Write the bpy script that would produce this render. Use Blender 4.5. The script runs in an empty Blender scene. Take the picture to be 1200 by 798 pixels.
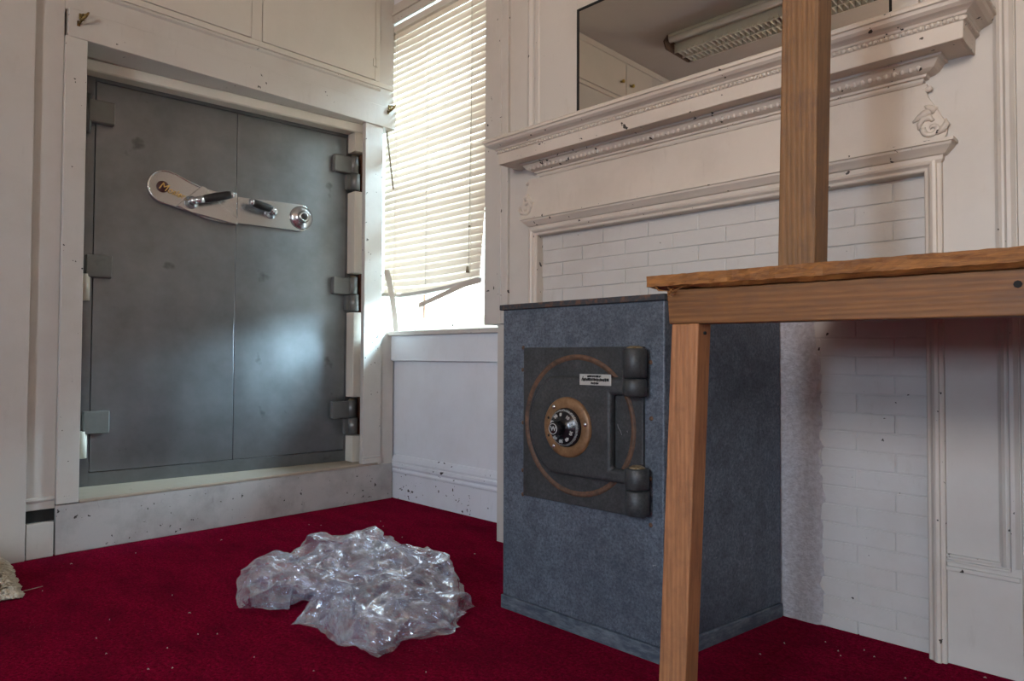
import bpy, bmesh, math, random
import numpy as np
from mathutils import Vector, Matrix

random.seed(7)
S = bpy.context.scene
COL = S.collection
PI = math.pi

# ------------------------------------------------------------------ camera (solved from the photo's vanishing points)
FPX, YAW, PITCH, ROLL = 810.68, -0.775937, 0.024989, 0.0041816
CAM = Vector((0.0, 0.0, 0.75))
fw = Vector((math.sin(YAW) * math.cos(PITCH), math.cos(YAW) * math.cos(PITCH), math.sin(PITCH)))
rt0 = Vector((math.cos(YAW), -math.sin(YAW), 0.0))
up0 = rt0.cross(fw)
rt = rt0 * math.cos(ROLL) + up0 * math.sin(ROLL)
up = up0 * math.cos(ROLL) - rt0 * math.sin(ROLL)
cd = bpy.data.cameras.new('camera')
cd.sensor_width = 36.0
cd.lens = FPX / 1200.0 * 36.0
cd.clip_start = 0.02
cam = bpy.data.objects.new('camera', cd)
m3 = Matrix((rt, up, -fw)).transposed()
cam.matrix_world = Matrix.Translation(CAM) @ m3.to_4x4()
COL.objects.link(cam)
S.camera = cam

def ray(px, py):
    return (px - 600) / FPX * rt - (py - 399) / FPX * up + fw
def at(px, py, ax, val):
    """the point of the plane  axis = val  that the photo shows at pixel (px, py)"""
    d = ray(px, py)
    return CAM + d * ((val - CAM[ax]) / d[ax])

# ------------------------------------------------------------------ mesh builder
class MB:
    def __init__(s):
        s.v = []; s.f = []; s.sm = []
    def add(s, vs, fs, smooth=False):
        o = len(s.v)
        s.v += [tuple(v) for v in vs]
        s.f += [tuple(i + o for i in f) for f in fs]
        s.sm += [smooth] * len(fs)
        return s
    def hexa(s, p):
        """eight corners: bottom ring of four then top ring of four (counter-clockwise seen from above)"""
        return s.add(p, [(3, 2, 1, 0), (4, 5, 6, 7), (0, 1, 5, 4), (1, 2, 6, 5), (2, 3, 7, 6), (3, 0, 4, 7)])
    def box(s, x0, x1, y0, y1, z0, z1):
        return s.hexa([(x0, y0, z0), (x1, y0, z0), (x1, y1, z0), (x0, y1, z0), (x0, y0, z1), (x1, y0, z1), (x1, y1, z1), (x0, y1, z1)])
    def prism(s, pts, plane, a, b, smooth=False):
        """2-D outline extruded from a to b; plane 'xz' runs along y, 'yz' along x, 'xy' along z"""
        def P(u, w, h):
            return {'xz': (u, h, w), 'yz': (h, u, w), 'xy': (u, w, h)}[plane]
        n = len(pts)
        vs = [P(u, w, a) for u, w in pts] + [P(u, w, b) for u, w in pts]
        s.add(vs, [(i, (i + 1) % n, n + (i + 1) % n, n + i) for i in range(n)], smooth)
        return s.add(vs, [tuple(range(n - 1, -1, -1)), tuple(range(n, 2 * n))])
    def tube(s, pts, r, n=8, cap=True, smooth=True, squash=None):
        pts = [Vector(p) for p in pts]
        rs = r if isinstance(r, (list, tuple)) else [r] * len(pts)
        vs = []; prev = None
        for i, p in enumerate(pts):
            t = (pts[min(i + 1, len(pts) - 1)] - pts[max(i - 1, 0)]).normalized()
            a = prev - t * prev.dot(t) if prev is not None else t.orthogonal()
            if a.length < 1e-6: a = t.orthogonal()
            a.normalize(); prev = a
            b = t.cross(a)
            for k in range(n):
                an = 2 * PI * k / n
                vs.append(p + (a * math.cos(an) + b * math.sin(an)) * rs[i])
        fs = [(i * n + k, i * n + (k + 1) % n, (i + 1) * n + (k + 1) % n, (i + 1) * n + k) for i in range(len(pts) - 1) for k in range(n)]
        s.add(vs, fs, smooth)
        if cap:
            s.add(vs, [tuple(range(n - 1, -1, -1)), tuple(range((len(pts) - 1) * n, len(pts) * n))])
        return s
    def lathe(s, prof, c, axis, n=32, smooth=True):
        """profile of (radius, height along axis) spun about the axis through c"""
        ax = Vector(axis).normalized(); a = ax.orthogonal().normalized(); b = ax.cross(a); c = Vector(c)
        vs = [c + ax * h + (a * math.cos(2 * PI * k / n) + b * math.sin(2 * PI * k / n)) * r for r, h in prof for k in range(n)]
        fs = [(i * n + k, i * n + (k + 1) % n, (i + 1) * n + (k + 1) % n, (i + 1) * n + k) for i in range(len(prof) - 1) for k in range(n)]
        return s.add(vs, fs, smooth)
    def sphere(s, c, r, n=10, m=6, sc=(1, 1, 1)):
        vs = []; c = Vector(c)
        for i in range(m + 1):
            t = PI * i / m
            for k in range(n):
                p = 2 * PI * k / n
                vs.append((c.x + r * sc[0] * math.sin(t) * math.cos(p), c.y + r * sc[1] * math.sin(t) * math.sin(p), c.z + r * sc[2] * math.cos(t)))
        return s.add(vs, [(i * n + k, (i + 1) * n + k, (i + 1) * n + (k + 1) % n, i * n + (k + 1) % n) for i in range(m) for k in range(n)], True)
    def sweep(s, prof, corners, smooth=False):
        """profile of (d, h); corners(d, h) gives the path's points for that profile point"""
        rows = [corners(d, h) for d, h in prof]
        k = len(rows[0])
        vs = [p for r in rows for p in r]
        return s.add(vs, [(i * k + j, i * k + j + 1, (i + 1) * k + j + 1, (i + 1) * k + j) for i in range(len(rows) - 1) for j in range(k - 1)], smooth)
    def build(s, name, mat, parent=None, bevel=0, seg=2, origin=None, kind=None, label=None, cat=None, group=None):
        me = bpy.data.meshes.new(name)
        o = Vector(origin) if origin is not None else Vector((0, 0, 0))
        me.from_pydata([tuple(Vector(v) - o) for v in s.v], [], s.f)
        bm = bmesh.new(); bm.from_mesh(me)
        for f, q in zip(bm.faces, s.sm): f.smooth = q
        bmesh.ops.remove_doubles(bm, verts=bm.verts, dist=1e-5)
        bmesh.ops.recalc_face_normals(bm, faces=bm.faces)
        bm.to_mesh(me); bm.free()
        ob = bpy.data.objects.new(name, me)
        ob.location = o
        me.materials.append(mat)
        COL.objects.link(ob)
        if parent is not None: ob.parent = parent
        if bevel:
            b = ob.modifiers.new('edge', 'BEVEL'); b.width = bevel; b.segments = seg; b.limit_method = 'ANGLE'; b.angle_limit = math.radians(40)
        if kind: ob['kind'] = kind
        if label: ob['label'] = label
        if cat: ob['category'] = cat
        if group: ob['group'] = group
        return ob

def thing(name, label, cat, loc=(0, 0, 0), rz=0, group=None):
    o = bpy.data.objects.new(name, None); COL.objects.link(o)
    o.empty_display_size = 0.1
    o.location = loc; o.rotation_euler = (0, 0, rz)
    o['label'] = label; o['category'] = cat
    if group: o['group'] = group
    return o

# ------------------------------------------------------------------ materials
def lin(r, g, b):
    f = lambda c: ((c / 255 + 0.055) / 1.055) ** 2.4 if c > 10 else c / 255 / 12.92
    return (f(r), f(g), f(b), 1)

class NT:
    def __init__(s, name):
        s.m = bpy.data.materials.new(name); s.m.use_nodes = True
        s.t = s.m.node_tree; s.n = s.t.nodes; s.l = s.t.links
        s.b = s.n['Principled BSDF']; s.out = s.n['Material Output']
        s.co = s.n.new('ShaderNodeTexCoord').outputs['Object']
    def map(s, scale=(1, 1, 1), rot=(0, 0, 0), src=None):
        m = s.n.new('ShaderNodeMapping'); m.inputs['Scale'].default_value = scale; m.inputs['Rotation'].default_value = rot
        s.l.new(src or s.co, m.inputs['Vector']); return m.outputs[0]
    def noise(s, scale, detail=6, rough=0.6, vec=None, dist=0):
        n = s.n.new('ShaderNodeTexNoise'); n.inputs['Scale'].default_value = scale; n.inputs['Detail'].default_value = detail
        n.inputs['Roughness'].default_value = rough; n.inputs['Distortion'].default_value = dist
        s.l.new(vec or s.co, n.inputs['Vector']); return n.outputs[0]
    def voronoi(s, scale, feature='F1', vec=None):
        n = s.n.new('ShaderNodeTexVoronoi'); n.feature = feature; n.inputs['Scale'].default_value = scale
        s.l.new(vec or s.co, n.inputs['Vector']); return n.outputs['Distance']
    def ramp(s, src, a, b, ca=(0, 0, 0, 1), cb=(1, 1, 1, 1)):
        r = s.n.new('ShaderNodeValToRGB'); e = r.color_ramp.elements
        e[0].position = a; e[1].position = b; e[0].color = ca; e[1].color = cb
        s.l.new(src, r.inputs[0]); return r.outputs[0]
    def mix(s, fac, a, b, mode='MIX'):
        m = s.n.new('ShaderNodeMix'); m.data_type = 'RGBA'; m.blend_type = mode
        for i, x in ((0, fac), (6, a), (7, b)):
            if hasattr(x, 'links') or hasattr(x, 'is_output'): s.l.new(x, m.inputs[i])
            else: m.inputs[i].default_value = x
        return m.outputs[2]
    def math(s, op, a, b=0.0):
        m = s.n.new('ShaderNodeMath'); m.operation = op
        for i, x in enumerate((a, b)):
            if hasattr(x, 'is_output'): s.l.new(x, m.inputs[i])
            else: m.inputs[i].default_value = x
        return m.outputs[0]
    def set(s, **k):
        for n, x in k.items():
            i = s.b.inputs[n.replace('_', ' ')]
            if hasattr(x, 'is_output'): s.l.new(x, i)
            else: i.default_value = x
        return s
    def bump(s, h, strength=0.3, dist=0.002):
        b = s.n.new('ShaderNodeBump'); b.inputs['Strength'].default_value = strength; b.inputs['Distance'].default_value = dist
        s.l.new(h, b.inputs['Height']); s.l.new(b.outputs[0], s.b.inputs['Normal']); return s

def paint(name, col, dirt=0.25, chip=0.0, rough=0.5, bump=0.15, dirtcol=(0.30, 0.24, 0.17, 1)):
    t = NT(name)
    d = t.ramp(t.noise(3.2, 8, 0.65), 0.45, 0.75)
    c = t.mix(t.math('MULTIPLY', d, dirt), col, dirtcol)
    s = t.ramp(t.noise(30, 6, 0.7, t.map((1, 1, 0.25))), 0.60, 0.72)
    c = t.mix(t.math('MULTIPLY', s, dirt * 0.6), c, dirtcol)
    if chip:
        a = t.noise(48, 3, 0.5); g = t.noise(5.5, 3, 0.6)
        k = t.ramp(t.math('ADD', a, t.math('MULTIPLY', g, 0.45)), 1.035 - chip, 1.045 - chip)
        c = t.mix(k, c, (0.03, 0.022, 0.016, 1))
    t.set(Base_Color=c, Roughness=rough)
    t.bump(t.noise(55, 5, 0.6), bump, 0.0025)
    return t.m

WHITE = (0.56, 0.52, 0.465, 1)
M = {}
M['wall'] = paint('painted_wall', WHITE, 0.22, 0.03)
M['trim'] = paint('painted_trim', WHITE, 0.25, 0.075, 0.42)
M['mantel'] = paint('painted_mantel', (0.60, 0.53, 0.45, 1), 0.3, 0.115, 0.42)  # creamier than WHITE: warm upper light put into the paint colour
M['trimfar'] = paint('painted_window_panelling', (0.76, 0.78, 0.81, 1), 0.15, 0.0, 0.42)  # whiter and cooler than WHITE: cool low light put into the colour
M['basefar'] = paint('chipped_baseboard_paint', (0.76, 0.78, 0.81, 1), 0.2, 0.125, 0.42)  # same cool light in the base colour; chips are wear
M['frieze'] = paint('painted_frieze', (0.60, 0.53, 0.45, 1), 0.3, 0.0, 0.45)  # same warm light in the colour as the mantel
M['step'] = paint('scuffed_painted_step', (0.47, 0.44, 0.41, 1), 0.75, 0.12, 0.5, dirtcol=(0.16, 0.13, 0.11, 1))
M['sillwood'] = paint('worn_cream_wood', (0.40, 0.325, 0.245, 1), 0.6, 0.05, 0.5)
M['cream'] = paint('cream_jamb_paint', (0.66, 0.60, 0.50, 1), 0.2, 0.0, 0.5)
M['ceiling'] = paint('ceiling_paint', (0.52, 0.48, 0.43, 1), 0.15)
M['cupboard'] = paint('cupboard_paint', (0.62, 0.57, 0.49, 1), 0.12, 0.0, 0.45)
M['peel'] = paint('peeling_sash_paint', (0.75, 0.70, 0.62, 1), 0.7, 0.08, 0.6, 0.5, (0.36, 0.20, 0.09, 1))
M['brick'] = paint('painted_brick', (0.55, 0.525, 0.49, 1), 0.3, 0.05, 0.38, 0.5)
M['plaster'] = paint('rough_plaster', (0.56, 0.54, 0.54, 1), 0.3, 0.02, 0.8, 1.0)
t = NT('rough_plaster_skim'); n1 = t.noise(70, 8, 0.7); t.set(Base_Color=t.mix(t.ramp(n1, 0.4, 0.7), (0.47, 0.44, 0.44, 1), (0.66, 0.64, 0.65, 1)), Roughness=0.85); t.bump(n1, 1.0, 0.012); M['plaster'] = t.m

# carpet
t = NT('red_carpet')
n1 = t.noise(115, 7, 0.85); n2 = t.noise(3.5, 6, 0.7, t.map((1, 2.2, 1), (0, 0, 0.5))); n3 = t.noise(38, 6, 0.8)
c = t.mix(t.ramp(n1, 0.36, 0.66), (0.045, 0.0005, 0.005, 1), (0.50, 0.003, 0.050, 1))
c = t.mix(t.math('MULTIPLY', t.ramp(n2, 0.42, 0.68), 0.55), c, (0.08, 0.001, 0.012, 1))
c = t.mix(t.math('MULTIPLY', t.ramp(n3, 0.50, 0.70), 0.55), c, (0.06, 0.001, 0.006, 1))
sp = t.ramp(t.math('ADD', t.noise(190, 2, 0.5), t.math('MULTIPLY', t.noise(3, 3, 0.5), 0.25)), 0.862, 0.885)
c = t.mix(t.math('MULTIPLY', sp, 0.5), c, (0.42, 0.30, 0.28, 1))
t.set(Base_Color=c, Roughness=1.0, Specular_IOR_Level=0.0)
t.b.inputs['Sheen Weight'].default_value = 0.06; t.b.inputs['Sheen Roughness'].default_value = 0.5; t.b.inputs['Sheen Tint'].default_value = (0.9, 0.25, 0.35, 1)
t.bump(t.math('ADD', n1, t.math('MULTIPLY', n3, 0.8)), 1.0, 0.008); M['carpet'] = t.m

# vault steel
def steel(name, a, b, rough, metal=0.5, smudge=True):
    t = NT(name)
    n1 = t.noise(5, 8, 0.65); n2 = t.noise(2.0, 5, 0.6, t.map((1, 1, 0.35)))
    c = t.mix(t.ramp(n1, 0.3, 0.75), a, b)
    if smudge:
        c = t.mix(t.math('MULTIPLY', t.ramp(t.noise(7.5, 3, 0.6), 0.66, 0.74), 0.55), c, (0.045, 0.045, 0.05, 1))
        st = t.ramp(t.noise(24, 4, 0.6, t.map((1, 1, 0.06))), 0.5, 0.8)
        c = t.mix(t.math('MULTIPLY', st, 0.25), c, (0.24, 0.25, 0.25, 1))
    t.set(Base_Color=c, Metallic=metal, Roughness=t.ramp(n2, 0.25, 0.8, (rough - 0.08,) * 3 + (1,), (rough + 0.14,) * 3 + (1,)))
    t.bump(t.noise(120, 4, 0.6), 0.06, 0.001)
    return t.m
M['vault'] = steel('vault_door_steel', (0.20, 0.207, 0.213, 1), (0.29, 0.30, 0.31, 1), 0.38, 0.97)
M['vaultdark'] = steel('vault_frame_steel', (0.17, 0.175, 0.178, 1), (0.26, 0.267, 0.272, 1), 0.40, 0.97)
M['hinge'] = steel('hinge_steel', (0.16, 0.16, 0.15, 1), (0.22, 0.22, 0.205, 1), 0.42, 0.5)
t = NT('chrome_plate'); t.set(Base_Color=(0.58, 0.585, 0.59, 1), Metallic=0.9, Roughness=0.22); M['chrome'] = t.m
t = NT('black_grip'); t.set(Base_Color=(0.02, 0.018, 0.017, 1), Roughness=0.35); M['blackgrip'] = t.m
t = NT('oxblood_emblem'); t.set(Base_Color=(0.06, 0.012, 0.01, 1), Roughness=0.4); M['oxblood'] = t.m
t = NT('gold_letters'); t.set(Base_Color=(0.72, 0.48, 0.16, 1), Metallic=0.8, Roughness=0.35); M['gold'] = t.m
t = NT('old_brass'); t.set(Base_Color=t.mix(t.ramp(t.noise(60, 4), 0.4, 0.7), (0.12, 0.08, 0.03, 1), (0.36, 0.25, 0.09, 1)), Metallic=0.8, Roughness=0.45); M['brass'] = t.m
t = NT('bright_brass'); t.set(Base_Color=(0.55, 0.40, 0.10, 1), Metallic=0.9, Roughness=0.3); M['brassknob'] = t.m

# safe
def hammered(name, a, b, rough=0.5):
    t = NT(name)
    n1 = t.noise(130, 6, 0.8); n2 = t.noise(4, 6, 0.65)
    c = t.mix(t.ramp(n1, 0.38, 0.64), a, b)
    c = t.mix(t.math('MULTIPLY', t.ramp(t.noise(22, 7, 0.75), 0.42, 0.66), 0.55), c, tuple(x * 0.5 for x in a[:3]) + (1,))
    c = t.mix(t.math('MULTIPLY', t.ramp(n2, 0.40, 0.70), 0.5), c, tuple(x * 0.55 for x in a[:3]) + (1,))
    sc = t.ramp(t.noise(34, 5, 0.7, t.map((1, 1, 0.6)), 1.0), 0.695, 0.72)
    c = t.mix(t.math('MULTIPLY', sc, 0.6), c, (0.45, 0.45, 0.45, 1))
    t.set(Base_Color=c, Roughness=rough, Metallic=0.1)
    t.bump(n1, 0.35, 0.002)
    return t.m
M['safe'] = hammered('hammered_blue_grey', (0.050, 0.066, 0.088, 1), (0.185, 0.215, 0.250, 1))
M['safedoor'] = hammered('safe_door_grey', (0.030, 0.033, 0.034, 1), (0.075, 0.080, 0.080, 1), 0.45)
t = NT('worn_skirt_paint'); n1 = t.noise(24, 7, 0.75, t.map((0.6, 0.6, 2.0))); t.set(Base_Color=t.mix(t.ramp(n1, 0.42, 0.66), (0.048, 0.062, 0.082, 1), (0.16, 0.18, 0.20, 1)), Roughness=0.6); M['skirt'] = t.m
t = NT('rusted_edge'); n1 = t.noise(40, 7, 0.7); t.set(Base_Color=t.mix(t.ramp(n1, 0.48, 0.64), (0.030, 0.034, 0.038, 1), (0.13, 0.062, 0.032, 1)), Roughness=0.75); M['rustedge'] = t.m
t = NT('rust'); n1 = t.noise(55, 7, 0.7); t.set(Base_Color=t.mix(t.ramp(n1, 0.35, 0.65), (0.05, 0.03, 0.02, 1), (0.15, 0.075, 0.04, 1)), Roughness=0.7); M['rust'] = t.m
t = NT('bronze_ring'); n1 = t.noise(50, 6, 0.7); t.set(Base_Color=t.mix(t.ramp(n1, 0.35, 0.65), (0.17, 0.085, 0.035, 1), (0.27, 0.155, 0.075, 1)), Metallic=0.25, Roughness=0.5); M['bronze'] = t.m
t = NT('black_dial'); t.set(Base_Color=(0.010, 0.010, 0.012, 1), Roughness=0.22); M['dial'] = t.m
t = NT('dial_marks'); t.set(Base_Color=(0.55, 0.55, 0.52, 1), Roughness=0.5); M['marks'] = t.m
t = NT('silver_label'); t.set(Base_Color=(0.50, 0.49, 0.45, 1), Roughness=0.4, Metallic=0.3); M['labelplate'] = t.m
t = NT('steel_pin'); t.set(Base_Color=t.mix(t.ramp(t.noise(80, 4), 0.4, 0.6), (0.22, 0.14, 0.06, 1), (0.40, 0.34, 0.22, 1)), Metallic=0.6, Roughness=0.4); M['pin'] = t.m
t = NT('black_gap'); t.set(Base_Color=(0.012, 0.011, 0.010, 1), Roughness=0.9); M['black'] = t.m
t = NT('raw_red_wood'); t.set(Base_Color=t.mix(t.ramp(t.noise(30, 5), 0.4, 0.7), (0.13, 0.045, 0.02, 1), (0.25, 0.10, 0.05, 1)), Roughness=0.8); M['rawwood'] = t.m

# lumber
def lumber(name, a, b, axis, dirt):
    t = NT(name)
    st = {'x': (0.06, 1, 1), 'z': (1, 1, 0.06)}[axis]
    v = t.map(st)
    w = t.n.new('ShaderNodeTexWave'); w.wave_type = 'BANDS'; w.bands_direction = {'x': 'Z', 'z': 'X'}[axis]
    w.inputs['Scale'].default_value = 34; w.inputs['Distortion'].default_value = 5.5; w.inputs['Detail'].default_value = 3; w.inputs['Detail Scale'].default_value = 0.8
    t.l.new(v, w.inputs['Vector'])
    n1 = t.noise(170, 6, 0.7, v); n2 = t.noise(9, 7, 0.75)
    c = t.mix(t.math('ADD', t.math('MULTIPLY', t.ramp(w.outputs['Fac'], 0.1, 0.95), 0.55), t.math('MULTIPLY', t.noise(9, 4, 0.6, v), 0.45)), a, b)
    c = t.mix(t.math('MULTIPLY', t.ramp(n1, 0.42, 0.66), 0.62), c, tuple(x * 0.5 for x in a[:3]) + (1,))
    c = t.mix(t.math('MULTIPLY', t.ramp(n2, 0.50, 0.72), dirt), c, (0.10, 0.05, 0.03, 1))
    t.set(Base_Color=c, Roughness=0.62)
    t.bump(t.math('ADD', n1, w.outputs['Fac']), 0.25, 0.0012)
    return t.m
M['beam'] = lumber('redwood_beam', (0.165, 0.064, 0.013, 1), (0.24, 0.098, 0.023, 1), 'x', 0.45)
M['leg'] = lumber('pine_leg', (0.34, 0.140, 0.052, 1), (0.43, 0.19, 0.075, 1), 'z', 0.5)
M['post'] = lumber('stained_post', (0.175, 0.082, 0.025, 1), (0.245, 0.117, 0.038, 1), 'z', 0.8)
t = NT('strand_board'); n1 = t.noise(60, 7, 0.75, t.map((0.22, 1, 2.0)), 0.8); n2 = t.noise(240, 5, 0.7, t.map((0.15, 1, 1.3)))
c = t.mix(t.ramp(n1, 0.35, 0.68), (0.13, 0.045, 0.008, 1), (0.38, 0.155, 0.032, 1)); c = t.mix(t.math('MULTIPLY', t.ramp(n2, 0.45, 0.7), 0.45), c, (0.13, 0.05, 0.015, 1))
t.set(Base_Color=c, Roughness=0.7); t.bump(t.math('ADD', n1, n2), 0.4, 0.0015); M['osb'] = t.m

# blind slats: thin cream plastic that lets daylight through
t = NT('blind_slat')
tr = t.n.new('ShaderNodeBsdfTranslucent'); tr.inputs[0].default_value = (1.0, 0.71, 0.50, 1)
mx = t.n.new('ShaderNodeMixShader'); mx.inputs[0].default_value = 0.055
t.set(Base_Color=(0.64, 0.565, 0.48, 1), Roughness=0.45)
t.l.new(t.b.outputs[0], mx.inputs[1]); t.l.new(tr.outputs[0], mx.inputs[2]); t.l.new(mx.outputs[0], t.out.inputs[0]); M['slat'] = t.m
t = NT('blind_rail'); t.set(Base_Color=(0.66, 0.62, 0.55, 1), Roughness=0.4); M['rail'] = t.m
t = NT('cord'); t.set(Base_Color=(0.66, 0.60, 0.50, 1), Roughness=0.8); M['cord'] = t.m
t = NT('brown_rod'); t.set(Base_Color=(0.20, 0.15, 0.09, 1), Roughness=0.4); M['rod'] = t.m
# glass
t = NT('window_glass'); tp = t.n.new('ShaderNodeBsdfTransparent'); tp.inputs[0].default_value = (0.93, 0.96, 0.95, 1); gl = t.n.new('ShaderNodeBsdfGlossy'); gl.inputs['Roughness'].default_value = 0.02
mx = t.n.new('ShaderNodeMixShader'); mx.inputs[0].default_value = 0.06; t.l.new(tp.outputs[0], mx.inputs[1]); t.l.new(gl.outputs[0], mx.inputs[2]); t.l.new(mx.outputs[0], t.out.inputs[0]); M['glass'] = t.m
t = NT('mirror_silver'); t.set(Base_Color=(0.72, 0.71, 0.66, 1), Metallic=1.0, Roughness=0.015); M['mirror'] = t.m
# plastic film
t = NT('clear_plastic_film')
tp = t.n.new('ShaderNodeBsdfTransparent'); tp.inputs[0].default_value = (0.93, 0.93, 0.96, 1)
lw = t.n.new('ShaderNodeLayerWeight'); lw.inputs[0].default_value = 0.35
nb = t.noise(11, 2, 0.5, None, 1.4)
bp = t.n.new('ShaderNodeBump'); bp.inputs['Strength'].default_value = 0.7; bp.inputs['Distance'].default_value = 0.012; t.l.new(nb, bp.inputs['Height'])
gl = t.n.new('ShaderNodeBsdfGlossy'); gl.inputs['Roughness'].default_value = 0.10; gl.inputs[0].default_value = (0.96, 0.96, 1.0, 1)
df = t.n.new('ShaderNodeBsdfDiffuse'); df.inputs[0].default_value = (0.78, 0.78, 0.85, 1)
for n_ in (gl, df, lw): t.l.new(bp.outputs[0], n_.inputs['Normal'])
m1 = t.n.new('ShaderNodeMixShader'); m1.inputs[0].default_value = 0.42; t.l.new(gl.outputs[0], m1.inputs[1]); t.l.new(df.outputs[0], m1.inputs[2])
fac = t.math('MINIMUM', t.math('ADD', t.math('MULTIPLY', lw.outputs['Facing'], 0.62), 0.13), 1.0)
mx = t.n.new('ShaderNodeMixShader'); t.l.new(fac, mx.inputs[0]); t.l.new(tp.outputs[0], mx.inputs[1]); t.l.new(m1.outputs[0], mx.inputs[2]); t.l.new(mx.outputs[0], t.out.inputs[0]); M['film'] = t.m
t = NT('cream_shag'); t.set(Base_Color=t.mix(t.ramp(t.noise(40, 4), 0.3, 0.7), (0.52, 0.44, 0.32, 1), (0.70, 0.64, 0.52, 1)), Roughness=0.95); M['shag'] = t.m
t = NT('lint'); t.set(Base_Color=(0.55, 0.46, 0.42, 1), Roughness=0.9); M['lint'] = t.m
t = NT('fixture_enamel'); t.set(Base_Color=(0.70, 0.67, 0.58, 1), Roughness=0.35); M['enamel'] = t.m
t = NT('tube_glass'); t.set(Base_Color=(0.75, 0.73, 0.68, 1), Roughness=0.25); M['tubeglass'] = t.m
t = NT('outdoor_ground'); t.set(Base_Color=t.mix(t.noise(0.8), (0.40, 0.37, 0.32, 1), (0.50, 0.47, 0.42, 1)), Roughness=0.9); M['ground'] = t.m

# ------------------------------------------------------------------ the room shell
YW, YB = 2.225, 1.995        # plane of the window wall, plane of the chimney-breast front
XV = -3.06                    # plane of the vault wall
ZC = 3.05
RX, RY = 2.6, -3.4            # right wall, rear wall
def struct(name, mb, m, parent=None, bevel=0, **k):
    return mb.build(name, m, parent, bevel, kind='structure' if parent is None else None, **k)

struct('floor', MB().box(-3.6, RX, RY, 2.6, -0.05, 0.0), M['carpet'])
struct('ceiling', MB().box(-3.7, RX, RY, 2.7, ZC, ZC + 0.1), M['ceiling'])
struct('ground', MB().box(-14, 8, 2.75, 16, -0.6, -0.5), M['ground'])

# left wall: solid in front of the vault recess, above it and round the window's left jamb
w = MB()
w.box(-3.7, -3.045, RY, 0.572, 0, ZC)                       # broad board left of the recess
w.box(-3.7, -3.068, 0.572, 0.668, 0.176, ZC)                # narrow sunk strip
w.box(-3.7, -3.066, 0.668, 2.2, 2.085, ZC)                  # over the header
w.box(-3.7, -3.36, 0.668, 2.2, 1.985, 2.085)
w.box(-3.7, -3.45, 0.572, 2.2, 0, 1.985)                    # back of the recess
w.box(-3.45, -3.08, 0.572, 0.742, 0.19, 1.985)              # left cheek
w.box(-3.7, -3.17, 2.13, 2.62, 0, ZC)                       # right cheek and window jamb
w.box(-3.17, -3.068, 2.12, 2.215, 0, 0.875)
struct('wall_left', w, M['wall'], bevel=0.003)
b = MB(); b.box(-3.2, -3.052, 0.575, 0.662, 0, 0.130)
struct('baseboard_left', b, M['trim'], bevel=0.003)
g = MB(); g.box(-3.2, -3.075, 0.572, 0.668, 0.130, 0.176); struct('trim_gap', g, M['black'])
g = MB(); g.prism([(-3.069, 0.205), (-3.062, 0.208), (-3.059, 0.214), (-3.061, 0.221), (-3.069, 0.224)], 'xz', 0.574, 0.666); struct('trim_7', g, M['trim'])

struct('trim_1', MB().box(-3.10, -3.05, 0.668, 0.742, 0.19, 1.978), M['trim'], bevel=0.003)                     # left casing
hd = MB(); hd.box(-3.21, -3.046, 0.676, 2.2, 1.976, 2.086); struct('trim_2', hd, M['trim'], bevel=0.003)        # header
hd = MB(); hd.prism([(-3.066, 2.165), (-3.057, 2.172), (-3.055, 2.178), (-3.057, 2.183), (-3.066, 2.186)], 'xz', 0.70, 2.11)
struct('trim_3', hd, M['trim'])
struct('trim_4', MB().box(-3.45, -3.056, 0.668, 2.205, 0, 0.186), M['step'], bevel=0.003)                          # step riser
struct('trim_5', MB().box(-3.45, -3.054, 0.744, 2.11, 0.186, 0.199), M['sillwood'], bevel=0.003)                   # step tread
cl = MB(); cl.box(-3.085, -3.055, 2.018, 2.128, 0.199, 1.976); struct('trim_6', cl, M['trim'], bevel=0.003)
cl = MB(); cl.box(-3.083, -3.047, 2.014, 2.126, 0.199, 0.222); cl.box(-3.083, -3.05, 2.015, 2.127, 0.222, 0.236); struct('trim_8', cl, M['trim'], bevel=0.003)

# cupboards over the vault
cb = thing('wall_cupboard', 'cream built-in cupboard high on the wall above the vault door', 'cupboard', (XV, 1.3, 2.1))
fr = MB()
for y0, y1, z0, z1 in ((0.70, 2.195, 2.187, 2.212), (0.70, 0.852, 2.212, ZC), (1.400, 1.450, 2.212, ZC), (2.076, 2.105, 2.212, ZC)):
    fr.box(-3.066, -3.059, y0, y1, z0, z1)
o = Vector((XV, 1.3, 2.1))
def cpart(mb, name, m, bevel=0):
    ob = mb.build(name, m, cb, bevel, origin=o); ob.location = (0, 0, 0); return ob
cpart(fr, 'face_frame', M['cupboard'], 0.0015)
for y0, y1 in ((0.855, 1.398), (1.453, 2.073)):
    d = cpart(MB().box(-3.066, -3.055, y0, y1, 2.215, 3.0), 'door', M['cupboard'], 0.0015)
    hg = MB(); yh = y1 + 0.001 if y1 > 2 else y0
    hg.box(-3.056, -3.051, yh - 0.014, yh + 0.010, 2.285, 2.325); hg.tube([(-3.051, yh, 2.283), (-3.051, yh, 2.327)], 0.003, 6)
    hb = hg.build('hinge', M['cupboard'], d, origin=o); hb.location = (0, 0, 0)
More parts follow.
